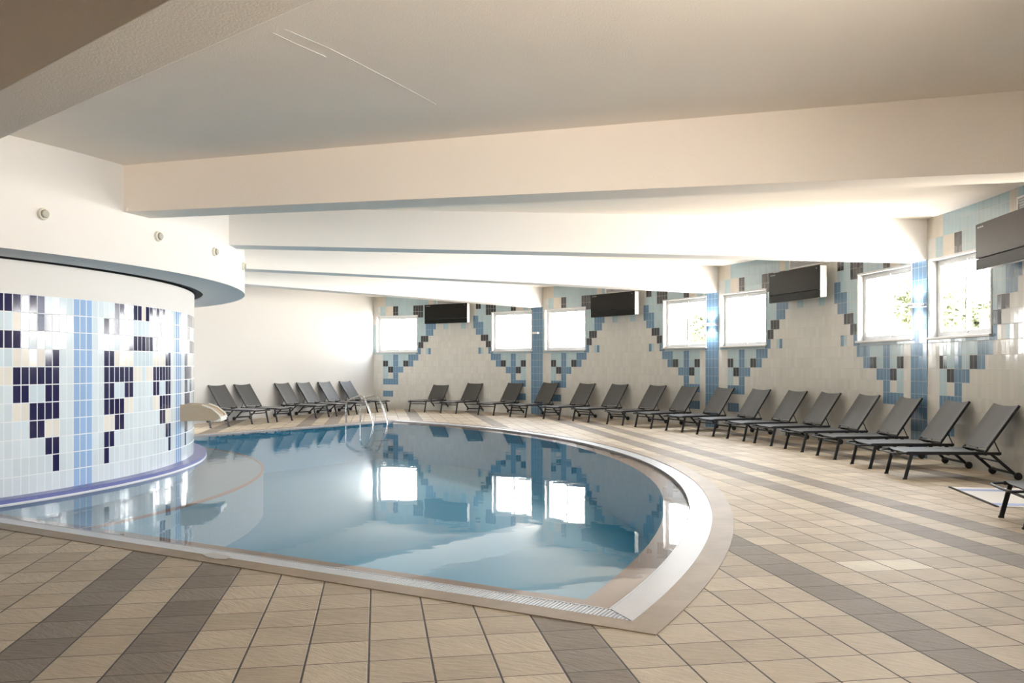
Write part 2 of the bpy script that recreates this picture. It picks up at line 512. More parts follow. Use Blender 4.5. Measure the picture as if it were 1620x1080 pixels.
def window_wall():
    mb = MB()
    zs = sorted(set([k * ROW for k in range(19)] + [WZ0, WZ1, ZC]))
    for b in range(6):
        vs = [k - 33.5 for k in range(68)]
        if b < 5: vs += [-WV1, -WV0, WV0, WV1]
        vs = sorted(set(vs))
        for v0, v1 in zip(vs, vs[1:]):
            vm = (v0 + v1) / 2
            j = math.floor(vm + .5); mi = 28 - abs(j)
            for z0, z1 in zip(zs, zs[1:]):
                zm = (z0 + z1) / 2
                if (b, 1 if vm > 0 else -1) in WINDOWS and WV0 < abs(vm) < WV1 and WZ0 < zm < WZ1: continue
                k = wall_cell(mi, int(zm / ROW + 1e-6))
                u0, u1 = v0 + .5 + b * 67 + 40, v1 + .5 + b * 67 + 40
                mb.quad(wall_pt(b, v1, z0), wall_pt(b, v0, z0), wall_pt(b, v0, z1), wall_pt(b, v1, z1), KEYS.index(k),
                        [(u1, z0 / ROW), (u0, z0 / ROW), (u0, z1 / ROW), (u1, z1 / ROW)])
    o = mb.build('wall_right', [T[k] for k in KEYS])
    # order v1->v0 keeps the normals facing the room
    tag(o, 'long curved window wall of cream tiles with stepped blue and black pattern', 'wall', kind='structure')


window_wall()


def make_window(idx, b, side):
    v0, v1 = (-WV1, -WV0) if side < 0 else (WV0, WV1)
    mid = wall_pt(b, (v0 + v1) / 2, 0)
    root = empty('window_%d' % idx, (0, 0, 0))
    P0, P1 = wall_pt(b, v0, 0), wall_pt(b, v1, 0)             # left and right jamb at the wall face
    tx = (P1 - P0); W = tx.length; tx.normalize()
    nout = Vector((-tx.y, tx.x, 0))
    if nout.dot(mid - Vector((CX, CY, 0))) < 0: nout = -nout
    def q(x, d, z): return P0 + tx * x + nout * d + Vector((0, 0, z))
    def bx(mb, x0, x1, d0, d1, z0, z1, m=0):
        mb.hexa([q(x0, d0, z0), q(x1, d0, z0), q(x1, d1, z0), q(x0, d1, z0), q(x0, d0, z1), q(x1, d0, z1), q(x1, d1, z1), q(x0, d1, z1)], m)
    D = .16
    rv = MB()                                                # plastered reveal around the opening
    rv.quad(q(0, 0, WZ0), q(0, D, WZ0), q(0, D, WZ1), q(0, 0, WZ1)); rv.quad(q(W, D, WZ0), q(W, 0, WZ0), q(W, 0, WZ1), q(W, D, WZ1))
    rv.quad(q(0, 0, WZ1), q(0, D, WZ1), q(W, D, WZ1), q(W, 0, WZ1)); rv.quad(q(0, D, WZ0), q(0, 0, WZ0), q(W, 0, WZ0), q(W, D, WZ0))
    rv.build('reveal', M['reveal'], root)
    fr = MB()
    t = .05
    bx(fr, 0, t, D - .06, D, WZ0, WZ1); bx(fr, W - t, W, D - .06, D, WZ0, WZ1)
    bx(fr, t, W - t, D - .06, D, WZ1 - t, WZ1); bx(fr, t, W - t, D - .06, D, WZ0, WZ0 + t)
    fr.build('frame', M['white_alu'], root)
    for k, (x0, x1, d) in enumerate(((t, W / 2 + .02, D - .045), (W / 2 - .02, W - t, D - .02))):
        sa = MB(); s = .035
        bx(sa, x0, x0 + s, d - .015, d + .01, WZ0 + t, WZ1 - t); bx(sa, x1 - s, x1, d - .015, d + .01, WZ0 + t, WZ1 - t)
        bx(sa, x0 + s, x1 - s, d - .015, d + .01, WZ1 - t - s, WZ1 - t); bx(sa, x0 + s, x1 - s, d - .015, d + .01, WZ0 + t, WZ0 + t + s)
        so = sa.build('sash', M['white_alu'], root)
        gp = MB(); gp.quad(q(x0 + s, d, WZ0 + t + s), q(x1 - s, d, WZ0 + t + s), q(x1 - s, d, WZ1 - t - s), q(x0 + s, d, WZ1 - t - s))
        gp.build('pane', M['glass'], so)
        if k == 1:
            h = MB(); bx(h, x0 + .004, x0 + .028, d - .04, d - .015, WZ0 + .42, WZ0 + .58)
            h.build('handle', M['grey_alu'], so)
    si = MB(); bx(si, -.04, W + .04, -.05, D - .06, WZ0 - .03, WZ0 + .004)
    si.build('sill', M['sill'], root, bevel=.004)
    # rim trim on the wall face
    tr = MB(); a = .03
    bx(tr, -a, 0, -.012, .0, WZ0, WZ1 + a); bx(tr, W, W + a, -.012, .0, WZ0, WZ1 + a); bx(tr, 0, W, -.012, 0, WZ1, WZ1 + a)
    tr.build('casing', M['white_alu'], root)
    # daylight portal of the opening (guides sampling only, gives off nothing)
    ld = bpy.data.lights.new('daylight_portal', 'AREA'); ld.shape = 'RECTANGLE'; ld.size = W; ld.size_y = WZ1 - WZ0
    ld.cycles.is_portal = True
    lo = bpy.data.objects.new('daylight_portal', ld); COL.objects.link(lo)
    c = q(W / 2, D + .01, (WZ0 + WZ1) / 2)
    lo.matrix_world = Matrix.Translation(c) @ (-(-nout)).to_track_quat('Z', 'Y').to_matrix().to_4x4()
    names = {(0, -1): 'leftmost window, glaring white, in the corner by the white wall',
             (0, 1): 'white sliding window left of the first blue column, with unlit lamp',
             (1, -1): 'white sliding window right of the first blue column, with unlit lamp',
             (1, 1): 'white sliding window left of the second blue column with lit lamp',
             (2, -1): 'white sliding window right of the second blue column with lit lamp',
             (2, 1): 'white sliding window left of the nearest blue column with lit lamp',
             (3, -1): 'white sliding window right of the nearest blue column, below the nearest air unit',
             (3, 1): 'white window beyond the nearest air unit, past the right edge',
             (4, -1): 'white window in the near bay, left of its middle', (4, 1): 'white window in the near bay, right of its middle'}
    tag(root, names[(b, side)], 'window', kind='structure')


for i, (b, s) in enumerate(WINDOWS): make_window(i + 1, b, s)

# columns: strips of blue tile with a shallow projection
for k in range(1, 6):
    mb = MB(); w, d = .44, .010
    a = col_ang(k); half = w / 2 / R
    zs = [q * ROW for q in range(18)] + [3.55]
    ztop = {1: 3.16, 2: 3.15, 3: 3.10, 4: 3.04, 5: 3.13}[k]
    def cp(f, z, off): return pol(R - off, a + half - 2 * half * f, z)
    n = 4
    for q in range(n):
        f0, f1 = q / n, (q + 1) / n
        mb.quad(cp(f1, 0, d), cp(f0, 0, d), cp(f0, ztop, d), cp(f1, ztop, d), 0, [(q + 1, 0), (q, 0), (q, ztop / ROW), (q + 1, ztop / ROW)])
    mb.quad(cp(0, 0, d), cp(0, 0, -.02), cp(0, ztop, -.02), cp(0, ztop, d), 0, [(0, 0), (.35, 0), (.35, ztop / ROW), (0, ztop / ROW)])
    mb.quad(cp(1, 0, -.02), cp(1, 0, d), cp(1, ztop, d), cp(1, ztop, -.02), 0, [(0, 0), (.35, 0), (.35, ztop / ROW), (0, ztop / ROW)])
    mb.quad(cp(0, ztop, d), cp(0, ztop, -.02), cp(1, ztop, -.02), cp(1, ztop, d), 0, [(.3, .3)] * 4)
    o = mb.build('column', T['B'])
    lab = {1: 'farthest blue tiled column, carrying an unlit white lamp', 2: 'middle blue tiled column, carrying a lit wall lamp',
           3: 'nearest blue tiled column in view, carrying a lit wall lamp', 4: 'blue tiled column under the big front beam, past the right edge',
           5: 'blue tiled column beside the viewpoint'}[k]
    tag(o, lab, 'column', kind='structure')

# beams, radial from the drum's fascia to the columns
BEAM = {1: (3.135, 3.15, 0), 2: (3.135, 3.14, 0), 3: (3.19, 3.09, 0), 4: (3.20, 3.03, -.002), 5: (3.12, 3.12, -.004)}
for k in range(1, 6):
    z0, z1, da = BEAM[k]
    a = col_ang(k) + da
    if k == 5: a = math.radians(-38.95)
    er = Vector((math.cos(a), math.sin(a), 0)); et = Vector((-er.y, er.x, 0)); o = Vector((CX, CY, 0)); w = .21
    r0, r1 = 6.70, R + .03
    P = []
    for r, zb in ((r0, z0), (r1, z1)):
        P.append([o + er * r - et * w + Vector((0, 0, zb)), o + er * r + et * w + Vector((0, 0, zb)), o + er * r - et * w + Vector((0, 0, ZC + .02)), o + er * r + et * w + Vector((0, 0, ZC + .02))])
    mb = MB()
    mb.hexa([P[0][0], P[1][0], P[1][1], P[0][1], P[0][2], P[1][2], P[1][3], P[0][3]])
    ob = mb.build('ceiling_beam', M['plaster'] if k < 4 else M['ceiling'], bevel=.005)  # nearest two share the ceiling's warm tint, bounce light put into the colour
    lab = {1: 'farthest white ceiling beam, ending at the farthest blue column', 2: 'white ceiling beam ending at the middle blue column',
           3: 'white ceiling beam ending at the nearest blue column in view', 4: 'big ceiling beam tinted with warm light, crossing the whole view in front',
           5: 'shaded, warm tinted ceiling beam cutting across the upper left corner'}[k]
    tag(ob, lab, 'ceiling beam', kind='structure')

# ceiling and floor slabs
mb = MB()
mb.sweep(math.radians(-66), math.radians(86), 80, [(4.5, ZC), (R + .25, ZC), (R + .25, ZC + .2), (4.5, ZC + .2)])
ceil = mb.build('ceiling', M['ceiling'])
tag(ceil, 'flat plastered ceiling between the beams', 'ceiling', kind='structure')
# hairline plaster seams
mb = MB()
def ceil_px(x, y):
    Y = 1310 * (ZC - 1.4644) / (576.56 - y); return Vector(((x - 810) / 1310 * Y, Y, ZC - .001))
for L in ([(432, 52), (470, 70), (516, 90)], [(450, 46), (520, 76), (560, 96), (640, 138), (690, 165)]):
    pts = [ceil_px(*p) for p in L]
    for p0, p1 in zip(pts, pts[1:]): mb.bar(p0, p1, .004, .002)
sm = mb.build('seam', M['plaster'], ceil)

# ------------------------------------------------------------------ pool edge curves
def pr(a):
    """pool edge radius: a circle struck slightly off the hall's centre"""
    d = math.degrees(a)
    return float(np.interp(d, [-32, -28, -20, -12, -5, 5, 12, 26, 50], [13.22, 13.185, 13.11, 13.035, 12.985, 12.90, 12.84, 12.80, 12.72]))


A0 = Vector((-4.92, 7.96, 0)); A1 = Vector((.585, 4.975, 0))     # near straight edge of the water
E = (A1 - A0).normalized(); NIN = Vector((-E.y, E.x, 0))
if NIN.y < 0: NIN = -NIN
FD = Vector((math.cos(POOL_A1), math.sin(POOL_A1), 0))            # far straight edge, radial
FN = Vector((-FD.y, FD.x, 0))                                    # away from the water
CC = Vector((CX, CY, 0))


def pool_outline(off_arc, off_near, off_far, n=90):
    """closed outline of the pool pushed outwards, from the drum along the near edge, round the arc and back along the far edge"""
    pts = []
    o = A0 - NIN * off_near
    # near line meets the drum and the arc
    def hit(rfun, s0, s1):
        lo, hi = s0, s1
        for _ in range(60):
            m = (lo + hi) / 2; p = o + E * m - CC
            if p.length < rfun(math.atan2(p.y, p.x)): lo = m
            else: hi = m
        return o + E * lo
    tip = hit(lambda a: pr(a) + off_arc, 3.0, 9.0)
    startp = hit(lambda a: 5.9, -3.2, 3.0)
    a_tip = math.atan2(tip.y - CY, tip.x - CX)
    of = CC + FN * off_far
    lo, hi = 8.0, 16.0
    for _ in range(60):
        m = (lo + hi) / 2; p = of + FD * m - CC
        if p.length < pr(math.atan2(p.y, p.x)) + off_arc: lo = m
        else: hi = m
    ftip = of + FD * lo
    a_f = math.atan2(ftip.y - CY, ftip.x - CX)
    arc = [pol(pr(a_tip + (a_f - a_tip) * k / n) + off_arc, a_tip + (a_f - a_tip) * k / n) for k in range(n + 1)]
    fend = of + FD * 5.85
    return [startp] + arc + [fend]


def fill(pts, z, name_mb, m=0, flip=False):
    tri = tessellate_polygon([[Vector((p.x, p.y, 0)) for p in pts]])
    for t in tri:
        P = [Vector((pts[i].x, pts[i].y, z)) for i in t]
        if ((P[1] - P[0]).cross(P[2] - P[0])).z < 0: P = P[::-1]
        if flip: P = P[::-1]
        name_mb.poly(P, m)


def drum_arc(r, a0, a1, n=40): return [pol(r, a0 + (a1 - a0) * k / n) for k in range(n + 1)]


def closed_outline(off_arc, off_near, off_far, rdrum=5.9):
    o = pool_outline(off_arc, off_near, off_far)
    a_s = math.atan2(o[0].y - CY, o[0].x - CX); a_e = math.atan2(o[-1].y - CY, o[-1].x - CX)
    return o + drum_arc(rdrum, a_e, a_s)[1:-1]


G_ARC, G_NEAR, G_FAR = .215, .178, .10
C_ARC, C_NEAR, C_FAR = .41, .345, .26

# floor: everything round the pool
outl = pool_outline(C_ARC, C_NEAR, C_FAR)
a_s = math.atan2(outl[0].y - CY, outl[0].x - CX); a_e = math.atan2(outl[-1].y - CY, outl[-1].x - CX)
AR0, AR1 = math.radians(-66), math.radians(86)
ring = outl + drum_arc(5.9, a_e, AR1, 12)[1:] + drum_arc(R + .2, AR1, AR0, 140) + drum_arc(5.9, AR0, a_s, 12)[:-1]
mb = MB(); fill(ring, 0.0, mb)
for p0, p1 in zip(outl, outl[1:]):
    mb.quad(p0, p1, p1 + Vector((0, 0, -.2)), p0 + Vector((0, 0, -.2)))
fl = mb.build('floor', M['deck'])
tag(fl, 'beige slate tiled pool deck with brown tile stripes', 'floor', kind='structure')

# ------------------------------------------------------------------ pool
pool = empty('swimming_pool', (0, 0, 0))
tag(pool, 'curved indoor pool of still blue water with white overflow grate and stone coping', 'pool')
DN = Vector((0, 0, -1))


def band(mb, inner, outer, z0, z1, m=0):
    for (a, b), (c, d) in zip(zip(inner, inner[1:]), zip(outer, outer[1:])):
        up = Vector((0, 0, z1)); dn = Vector((0, 0, z0))
        mb.hexa([a + dn, c + dn, d + dn, b + dn, a + up, c + up, d + up, b + up], m)


o_in = pool_outline(0, 0, 0); o_g = pool_outline(G_ARC, G_NEAR, G_FAR); o_c = pool_outline(C_ARC, C_NEAR, C_FAR)
mb = MB(); band(mb, o_g, o_c, -.12, .006)
mb.build('coping', M['stone'], pool)
mb = MB()
CH = [(320, 878), (338, 875.5), (352, 878), (366, 882), (358, 886), (340, 885), (327, 882)]
def gnd0(x, y):
    Y = 1310.0 * 1.4644 / (y - 576.5556); return Vector(((x - 810) / 1310.0 * Y, Y, .0085))
mb.poly([gnd0(*c_) for c_ in CH][::-1])
mb.build('worn_patch', M['sill'], pool)
# overflow grate: side rails plus one bar after another
mb = MB()
def lerp_out(P, Q, t): return [p.lerp(q, t) for p, q in zip(P, Q)]
band(mb, o_in, lerp_out(o_in, o_g, .06), -.05, .0); band(mb, lerp_out(o_in, o_g, .95), o_g, -.05, .0)
# bars
def bars_along(i0, i1, step, w):
    L = 0.0; nxt = step
    for k in range(i0, i1):
        p0, p1, q0, q1 = o_in[k], o_in[k + 1], o_g[k], o_g[k + 1]
        seg = (q1 - q0).length; t = 0.0
        while L + seg - nxt > 0:
            t = (nxt - L) / seg
            a, b = p0.lerp(p1, t), q0.lerp(q1, t)
            mb.bar(a + Vector((0, 0, -.012)), b + Vector((0, 0, -.012)), w, .020)
            nxt += step
        nxt -= (L + seg); L = 0.0
nseg = len(o_in) - 1
# the near straight run in equal divisions
n_str = int((o_g[1] - o_g[0]).length / .025)
for k in range(n_str + 1):
    t = k / n_str
    g = o_g[0].lerp(o_g[1], t)
    s = (g - A0).dot(E)
    a = A0 + E * s
    s_t = (o_in[1] - A0).dot(E); s_o = (o_g[1] - A0).dot(E)
    if s > s_t: a = a - NIN * (G_NEAR * min(1.0, (s - s_t) / (s_o - s_t)))
    b_ = A0 + E * s - NIN * G_NEAR
    if (a - b_).length < .01: continue
    mb.bar(a + Vector((0, 0, -.012)), b_ + Vector((0, 0, -.012)), .0155, .020)
bars_along(1, nseg - 1, .025, .0175)
bars_along(nseg - 1, nseg, .05, .042)
mb.build('overflow_grate', M['grate'], pool)
# channel under the grate
mb = MB(); band(mb, o_in, o_g, -.12, -.07)
mb.build('channel', M['casing'], pool)
WL = -.022
# basin
l_in = pool_outline(-.26, -.25, -.06)
full_in = closed_outline(0, 0, 0); full_l = closed_outline(-.26, -.25, -.06)
mb = MB()
for a, b in zip(o_in, o_in[1:]):
    mb.quad(b + DN * .0, a + DN * .0, a + DN * .045, b + DN * .045)
for (a, b), (c, d) in zip(zip(o_in, o_in[1:]), zip(l_in, l_in[1:])):
    mb.quad(a + DN * .045, c + DN * .045, d + DN * .045, b + DN * .045)
mb.build('edge_shelf', M['beige_pool'], pool)
mb = MB()
for a, b in zip(l_in, l_in[1:]):
    mb.quad(b + DN * .045, a + DN * .045, a + DN * .95, b + DN * .95)
fill(full_l, -.95, mb)
mb.build('basin', M['pool_blue'], pool)
# shallow bench round the drum with a terracotta nosing
mb = MB(); mb.sweep(math.radians(-50), math.radians(60), 60, [(5.9, -.95), (7.08, -.95), (7.08, -.24), (5.9, -.24)])
mb.build('bench', M['pool_pale'], pool)
mb = MB(); mb.sweep(math.radians(-50), math.radians(52), 60, [(7.05, -.26), (7.09, -.26), (7.09, -.232), (7.05, -.232)])
mb.build('bench_nosing', M['terracotta'], pool)
# water
mb = MB(); fill(full_in, WL, mb)
wo = mb.build('water', M['water'], pool)

# ------------------------------------------------------------------ drum (round tiled wall on the left)
def drum_cell(j, r):
    a = abs(j)
    if a <= 1: return 'B'
    if a <= 3: return 'W' if r < 9 else 'L'
    q = a - 4
    if r == 10: return 'W' if q < 2 else 'K' if q < 8 else 'C'
    if r == 9: return 'K' if q < 4 else 'C' if q < 6 else 'L'
    if r == 8: return 'W' if q < 4 else 'K'
    if r == 7: return 'K' if q < 2 else 'C' if q < 6 else 'L'
    if r == 6: return 'K' if q < 6 else 'C' if q < 8 else 'L'
    if r == 5: return 'K' if q < 2 else 'L' if q < 4 else 'K' if q < 6 else 'W'
    if r == 4: return 'K' if q < 4 else 'C' if q < 6 else 'W'
    if r == 3: return 'C' if q < 2 else 'K' if q < 4 else 'W'
    if r == 2: return 'K' if q < 2 else 'W'
    if r == 1: return 'K' if q < 1 else 'W'
    return 'W'


drum = empty('wall_left', (CX, CY, 0))
tag(drum, 'round tiled drum wall with navy diamonds and sky blue stripes', 'wall', kind='structure')
mb = MB()
dA0, dA1 = math.radians(-16.404), math.radians(5.69)          # two stripe centres seen in the photograph
DU = (dA1 - dA0) / 24
cc = Vector((CX, CY, 0))
for k in range(-70, 84):
    j = ((k + 12) % 24) - 12
    a0, a1 = dA0 + (k - .5) * DU, dA0 + (k + .5) * DU
    for r in range(11):
        z0, z1 = (.04 if r else .0) + r * .2, .24 + r * .2
        key = drum_cell(j, r)
        mb.quad(pol(R_CYL, a0, z0) - cc, pol(R_CYL, a1, z0) - cc, pol(R_CYL, a1, z1) - cc, pol(R_CYL, a0, z1) - cc, KEYS.index(key), [(k + 100, r), (k + 101, r), (k + 101, r + 1), (k + 100, r + 1)])
o = mb.build('tiling', [TC[k] for k in KEYS], drum)
for p in o.data.polygons: p.use_smooth = False
def dsweep(name, mat, a0, a1, n, prof, **k):
    mb = MB(); mb.sweep(a0, a1, n, prof)
    for i in range(len(mb.v)): mb.v[i] = mb.v[i] - cc
    return mb.build(name, mat, drum, **k)
DA, DB = math.radians(-72), math.radians(95)
dsweep('plaster_band', M['plaster'], DA, DB, 120, [(5.8, 2.24), (R_CYL + .004, 2.24), (R_CYL + .004, 2.604), (5.8, 2.604)], smooth=True)
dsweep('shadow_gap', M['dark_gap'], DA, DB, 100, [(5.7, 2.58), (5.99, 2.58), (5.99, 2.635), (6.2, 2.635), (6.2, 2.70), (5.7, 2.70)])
dsweep('drum_ledge', M['ledge'], DA, DB, 120, [(5.9, -.035), (6.19, -.035), (6.19, .035), (5.9, .035)], smooth=True)
dsweep('drum_base', M['pool_pale'], DA, DB, 100, [(5.8, -.95), (6.0, -.95), (6.0, -.03), (5.8, -.03)], smooth=True)
dsweep('waterline_glint', M['waterline_glint'], DA, DB, 120, [(6.185, -.035), (6.196, -.035), (6.196, -.008), (6.185, -.008)], smooth=True)  # white strip standing in for the reflection along the waterline

mb = MB()
mb.sweep(DA, DB, 140, [(6.14, Z_FAS), (R_FAS, Z_FAS), (R_FAS, ZC + .01), (6.14, ZC + .01)])
fas = mb.build('trim_1', M['plaster'], smooth=True)
tag(fas, 'white curved ceiling fascia overhanging the round tiled drum', 'fascia', kind='structure')

# air nozzles in the fascia
for i, deg in enumerate((-26.9, -13.6, -2.0, 11.9)):
    a = math.radians(deg); d = Vector((math.cos(a), math.sin(a), 0))
    p = pol(R_FAS, a, 3.005)
    r_ = empty('air_nozzle', p)
    m1 = MB(); m1.lathe([(.058, -.01), (.062, .012), (.058, .03), (.046, .036), (.043, .02)], (0, 0, 0), d, 24)
    m1.build('nozzle_ring', M['nozzle_ring'], r_, smooth=True)
    m2 = MB(); m2.lathe([(.040, .0), (.040, .05), (.034, .058), (.01, .062)], (0, 0, 0), d, 20)
    m2.build('nozzle_core', M['nozzle_grey'], r_, smooth=True)
    lab = ['round cream air nozzle on the fascia, nearest and largest of the row', 'round cream air nozzle on the fascia, second from the left',
           'round cream air nozzle on the fascia, third from the left', 'round cream air nozzle at the right end of the fascia, seen edge on'][i]
    tag(r_, lab, 'air nozzle', 'air nozzles along the curved fascia')

# waterfall spout on the drum
a = math.radians(8.8)
sp = empty('waterfall_spout', pol(R_CYL, a, .63), a)
tag(sp, 'beige hooded water spout jutting from the round tiled drum over the pool', 'water spout')
prof = [(-.02, 0), (.50, .0), (.56, .035), (.54, .085), (.44, .17), (.30, .225), (.12, .245), (-.02, .245)]
def hood(y0, y1, pr_, mb_, m=0):
    n_ = len(pr_)
    i = len(mb_.v)
    mb_.v += [Vector((x, y0, z)) for x, z in pr_] + [Vector((x, y1, z)) for x, z in pr_]
    mb_.f.append(tuple(range(i, i + n_))); mb_.m.append(m); mb_.uv.append([(0, 0)] * n_)
    mb_.f.append(tuple(range(i + n_, i + 2 * n_))[::-1]); mb_.m.append(m); mb_.uv.append([(0, 0)] * n_)
    for k in range(n_):
        k2 = (k + 1) % n_
        mb_.f.append((i + k, i + n_ + k, i + n_ + k2, i + k2)); mb_.m.append(m); mb_.uv.append([(0, 0)] * 4)
mb = MB(); hood(-.22, .22, [(x * .96, z * .97) for x, z in prof], mb)
mb.build('hood', M['spout'], sp, bevel=.012)
for y in (-.225, .225):
    mb = MB(); hood(y - .018, y + .018, prof, mb); mb.build('cheek', M['spout'], sp, bevel=.006)
mb = MB()
path = [(.30, .235), (.44, .18), (.545, .09), (.572, .035), (.51, -.006)]
for y in (-.238, .238):
    mb.tube([(x, y, z) for x, z in path], .011, 8)
mb.bar((.52, -.24, .0), (.52, .24, .0), .09, .022)
mb.bar((.563, -.24, .03), (.563, .24, .03), .014, .06)
mb.build('lip', M['spout_lip'], sp, smooth=False)

# ------------------------------------------------------------------ plain walls
P0 = pol(R, PH + DP)
bd = Vector((math.cos(math.radians(66)), math.sin(math.radians(66)), 0)); bn = Vector((bd.y, -bd.x, 0))   # bn points into the room
p_in = P0 - bd * 12.6; p_out = P0 + bd * .1
mb = MB()
mb.hexa([p_in + Vector((0, 0, 0)), p_out, p_out - bn * .2, p_in - bn * .2] + [q + Vector((0, 0, ZC)) for q in (p_in, p_out, p_out - bn * .2, p_in - bn * .2)])
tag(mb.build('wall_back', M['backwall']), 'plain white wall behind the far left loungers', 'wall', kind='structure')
ra = PH + DP * (1 - 6) + .0015
e = Vector((math.cos(ra), math.sin(ra), 0)); en = Vector((-e.y, e.x, 0))
q0, q1 = CC + e * 5.9, CC + e * (R + .1)
mb = MB(); mb.hexa([q0, q1, q1 - en * -.0 - en * .2, q0 - en * .2] + [q + Vector((0, 0, ZC)) for q in (q0, q1, q1 - en * .2, q0 - en * .2)])
tag(mb.build('wall_front', M['rear']), 'plain wall closing the hall behind the viewpoint', 'wall', kind='structure')

# ------------------------------------------------------------------ wall lamps on the columns
def wall_lamp(k, lit, label):
    a = col_ang(k); d = Vector((math.cos(a), math.sin(a), 0)); t = Vector((-d.y, d.x, 0))
    base = pol(R - .02, a, 2.40)
    r_ = empty('wall_lamp', base, a + PI)            # local +x points into the room, y along the wall
    if lit:
        m1 = MB(); m1.hexa([(0, -.17, -.018), (.10, -.14, -.018), (.10, .14, -.018), (0, .17, -.018), (0, -.17, .018), (.10, -.14, .018), (.10, .14, .018), (0, .17, .018)])
        m1.build('housing', M['white_alu'], r_, bevel=.004)
        for s in (1, -1):
            m2 = MB(); m2.box(.018, .085, -.10, .10, .019 if s > 0 else -.026, .026 if s > 0 else -.019)
            m2.build('lamp_glass', M['lamp'], r_)
            ld = bpy.data.lights.new('lamp_beam', 'SPOT'); ld.energy = 42; ld.color = (.92, .96, 1.0); ld.spot_size = math.radians(140); ld.spot_blend = .8; ld.shadow_soft_size = .05
            lo = bpy.data.objects.new('lamp_beam', ld); COL.objects.link(lo); lo.parent = r_
            lo.location = (.07, 0, .05 * s); lo.rotation_euler = (PI if s > 0 else 0, 0, 0)
    else:
        m1 = MB(); m1.hexa([(0, -.11, -.03), (.09, -.10, -.03), (.09, .10, -.03), (0, .11, -.03), (0, -.11, .03), (.09, -.10, .03), (.09, .10, .03), (0, .11, .03)])
        m1.build('housing', M['white_alu'], r_, bevel=.004)
    tag(r_, label, 'wall lamp', 'up and down wall lamps on the blue columns')


wall_lamp(1, False, 'small unlit white lamp on the farthest blue column')
wall_lamp(2, True, 'lit white up and down lamp on the middle blue column')
wall_lamp(3, True, 'lit white up and down lamp on the nearest blue column')

# ------------------------------------------------------------------ air units and vent grilles
def air_unit_proto():
    r_ = empty('air_conditioner', (0, 0, 0))
    m1 = MB(); m1.box(.19, .335, -.815, .815, -.29, .30); m1.build('casing', M['casing'], r_, bevel=.012)
    m2 = MB(); m2.box(.335, .362, -.825, .825, -.155, .305); m2.build('front_panel', M['black_gloss'], r_, bevel=.010)
    m3 = MB(); m3.box(.335, .358, -.825, .825, -.305, -.158); m3.build('air_flap', M['black_flap'], r_, bevel=.008)
    m4 = MB()
    for k, w in enumerate((.03, .018, .026, .02, .026)):
        y = -.765 + k * .034
        m4.box(.3622, .3632, y, y + w, .245, .262)
    m4.build('logo', M['logo'], r_)
    m5 = MB(); m5.lathe([(.012, 0), (.012, .002)], (.362, .74, .25), (1, 0, 0), 12); m5.build('indicator', M['logo'], r_)
    for y in (-.55, .55):
        m6 = MB(); m6.box(0, .195, y - .03, y + .03, -.10, .10); m6.build('bracket', M['grey_alu'], r_)
    m7 = MB()
    for k in range(9): m7.box(.20, .325, -.72 + k * .165, -.60 + k * .165, .3, .306)
    m7.build('top_vent', M['grey_alu'], r_)
    return r_


def grille_proto():
    r_ = empty('vent_grille', (0, 0, 0))
    m1 = MB()
    w, h, t = .64, .10, .022
    m1.box(0, .02, -w, -w + t, -h, h); m1.box(0, .02, w - t, w, -h, h); m1.box(0, .02, -w, w, h - t, h); m1.box(0, .02, -w, w, -h, -h + t)
    m1.build('frame', M['casing'], r_)
    m2 = MB(); m2.box(-.01, .002, -w + .01, w - .01, -h + .01, h - .01); m2.build('backing', M['grey_alu'], r_)
    for k in range(4):
        z = -h + .045 + k * .036
        m3 = MB(); m3.bar((.010, -w + t, z), (.010, w - t, z), .02, .006, up=(.4, 0, 1)); m3.build('slat', M['casing'], r_)
    return r_


AU = air_unit_proto(); GR = grille_proto()
UNIT_LAB = ['black fronted air unit between the leftmost window and the farthest column', 'black fronted air unit between the farthest and middle blue columns',
            'black fronted air unit between the middle and nearest blue columns', 'black fronted air unit cut by the right edge of the view, nearest']
GR_LAB = ['white slatted vent grille above the farthest black air unit', 'white slatted vent grille above the second farthest black air unit',
          'white slatted vent grille above the second nearest black air unit', 'white slatted vent grille above the nearest black air unit at the right edge']
SHIFT = [.10, .08, .06, .40]
for b in range(4):
    am = bay_mid(b); t = Vector((-math.sin(am), math.cos(am), 0))
    o = AU if b == 0 else copy_tree(AU)
    o.location = pol(R - .005, am, 3.02 + (.055 if b == 0 else .03 if b == 1 else 0)) + t * SHIFT[b]; o.rotation_euler = (0, 0, am + PI)
    tag(o, UNIT_LAB[b], 'air conditioner', 'air units hung between the columns')
    g = GR if b == 0 else copy_tree(GR)
    am2 = am + SHIFT[b] * .4 / R
    g.location = pol(R - .02, am2, 3.50); g.rotation_euler = (0, 0, am2 + PI)
    tag(g, GR_LAB[b], 'vent grille', 'vent grilles above the air units')

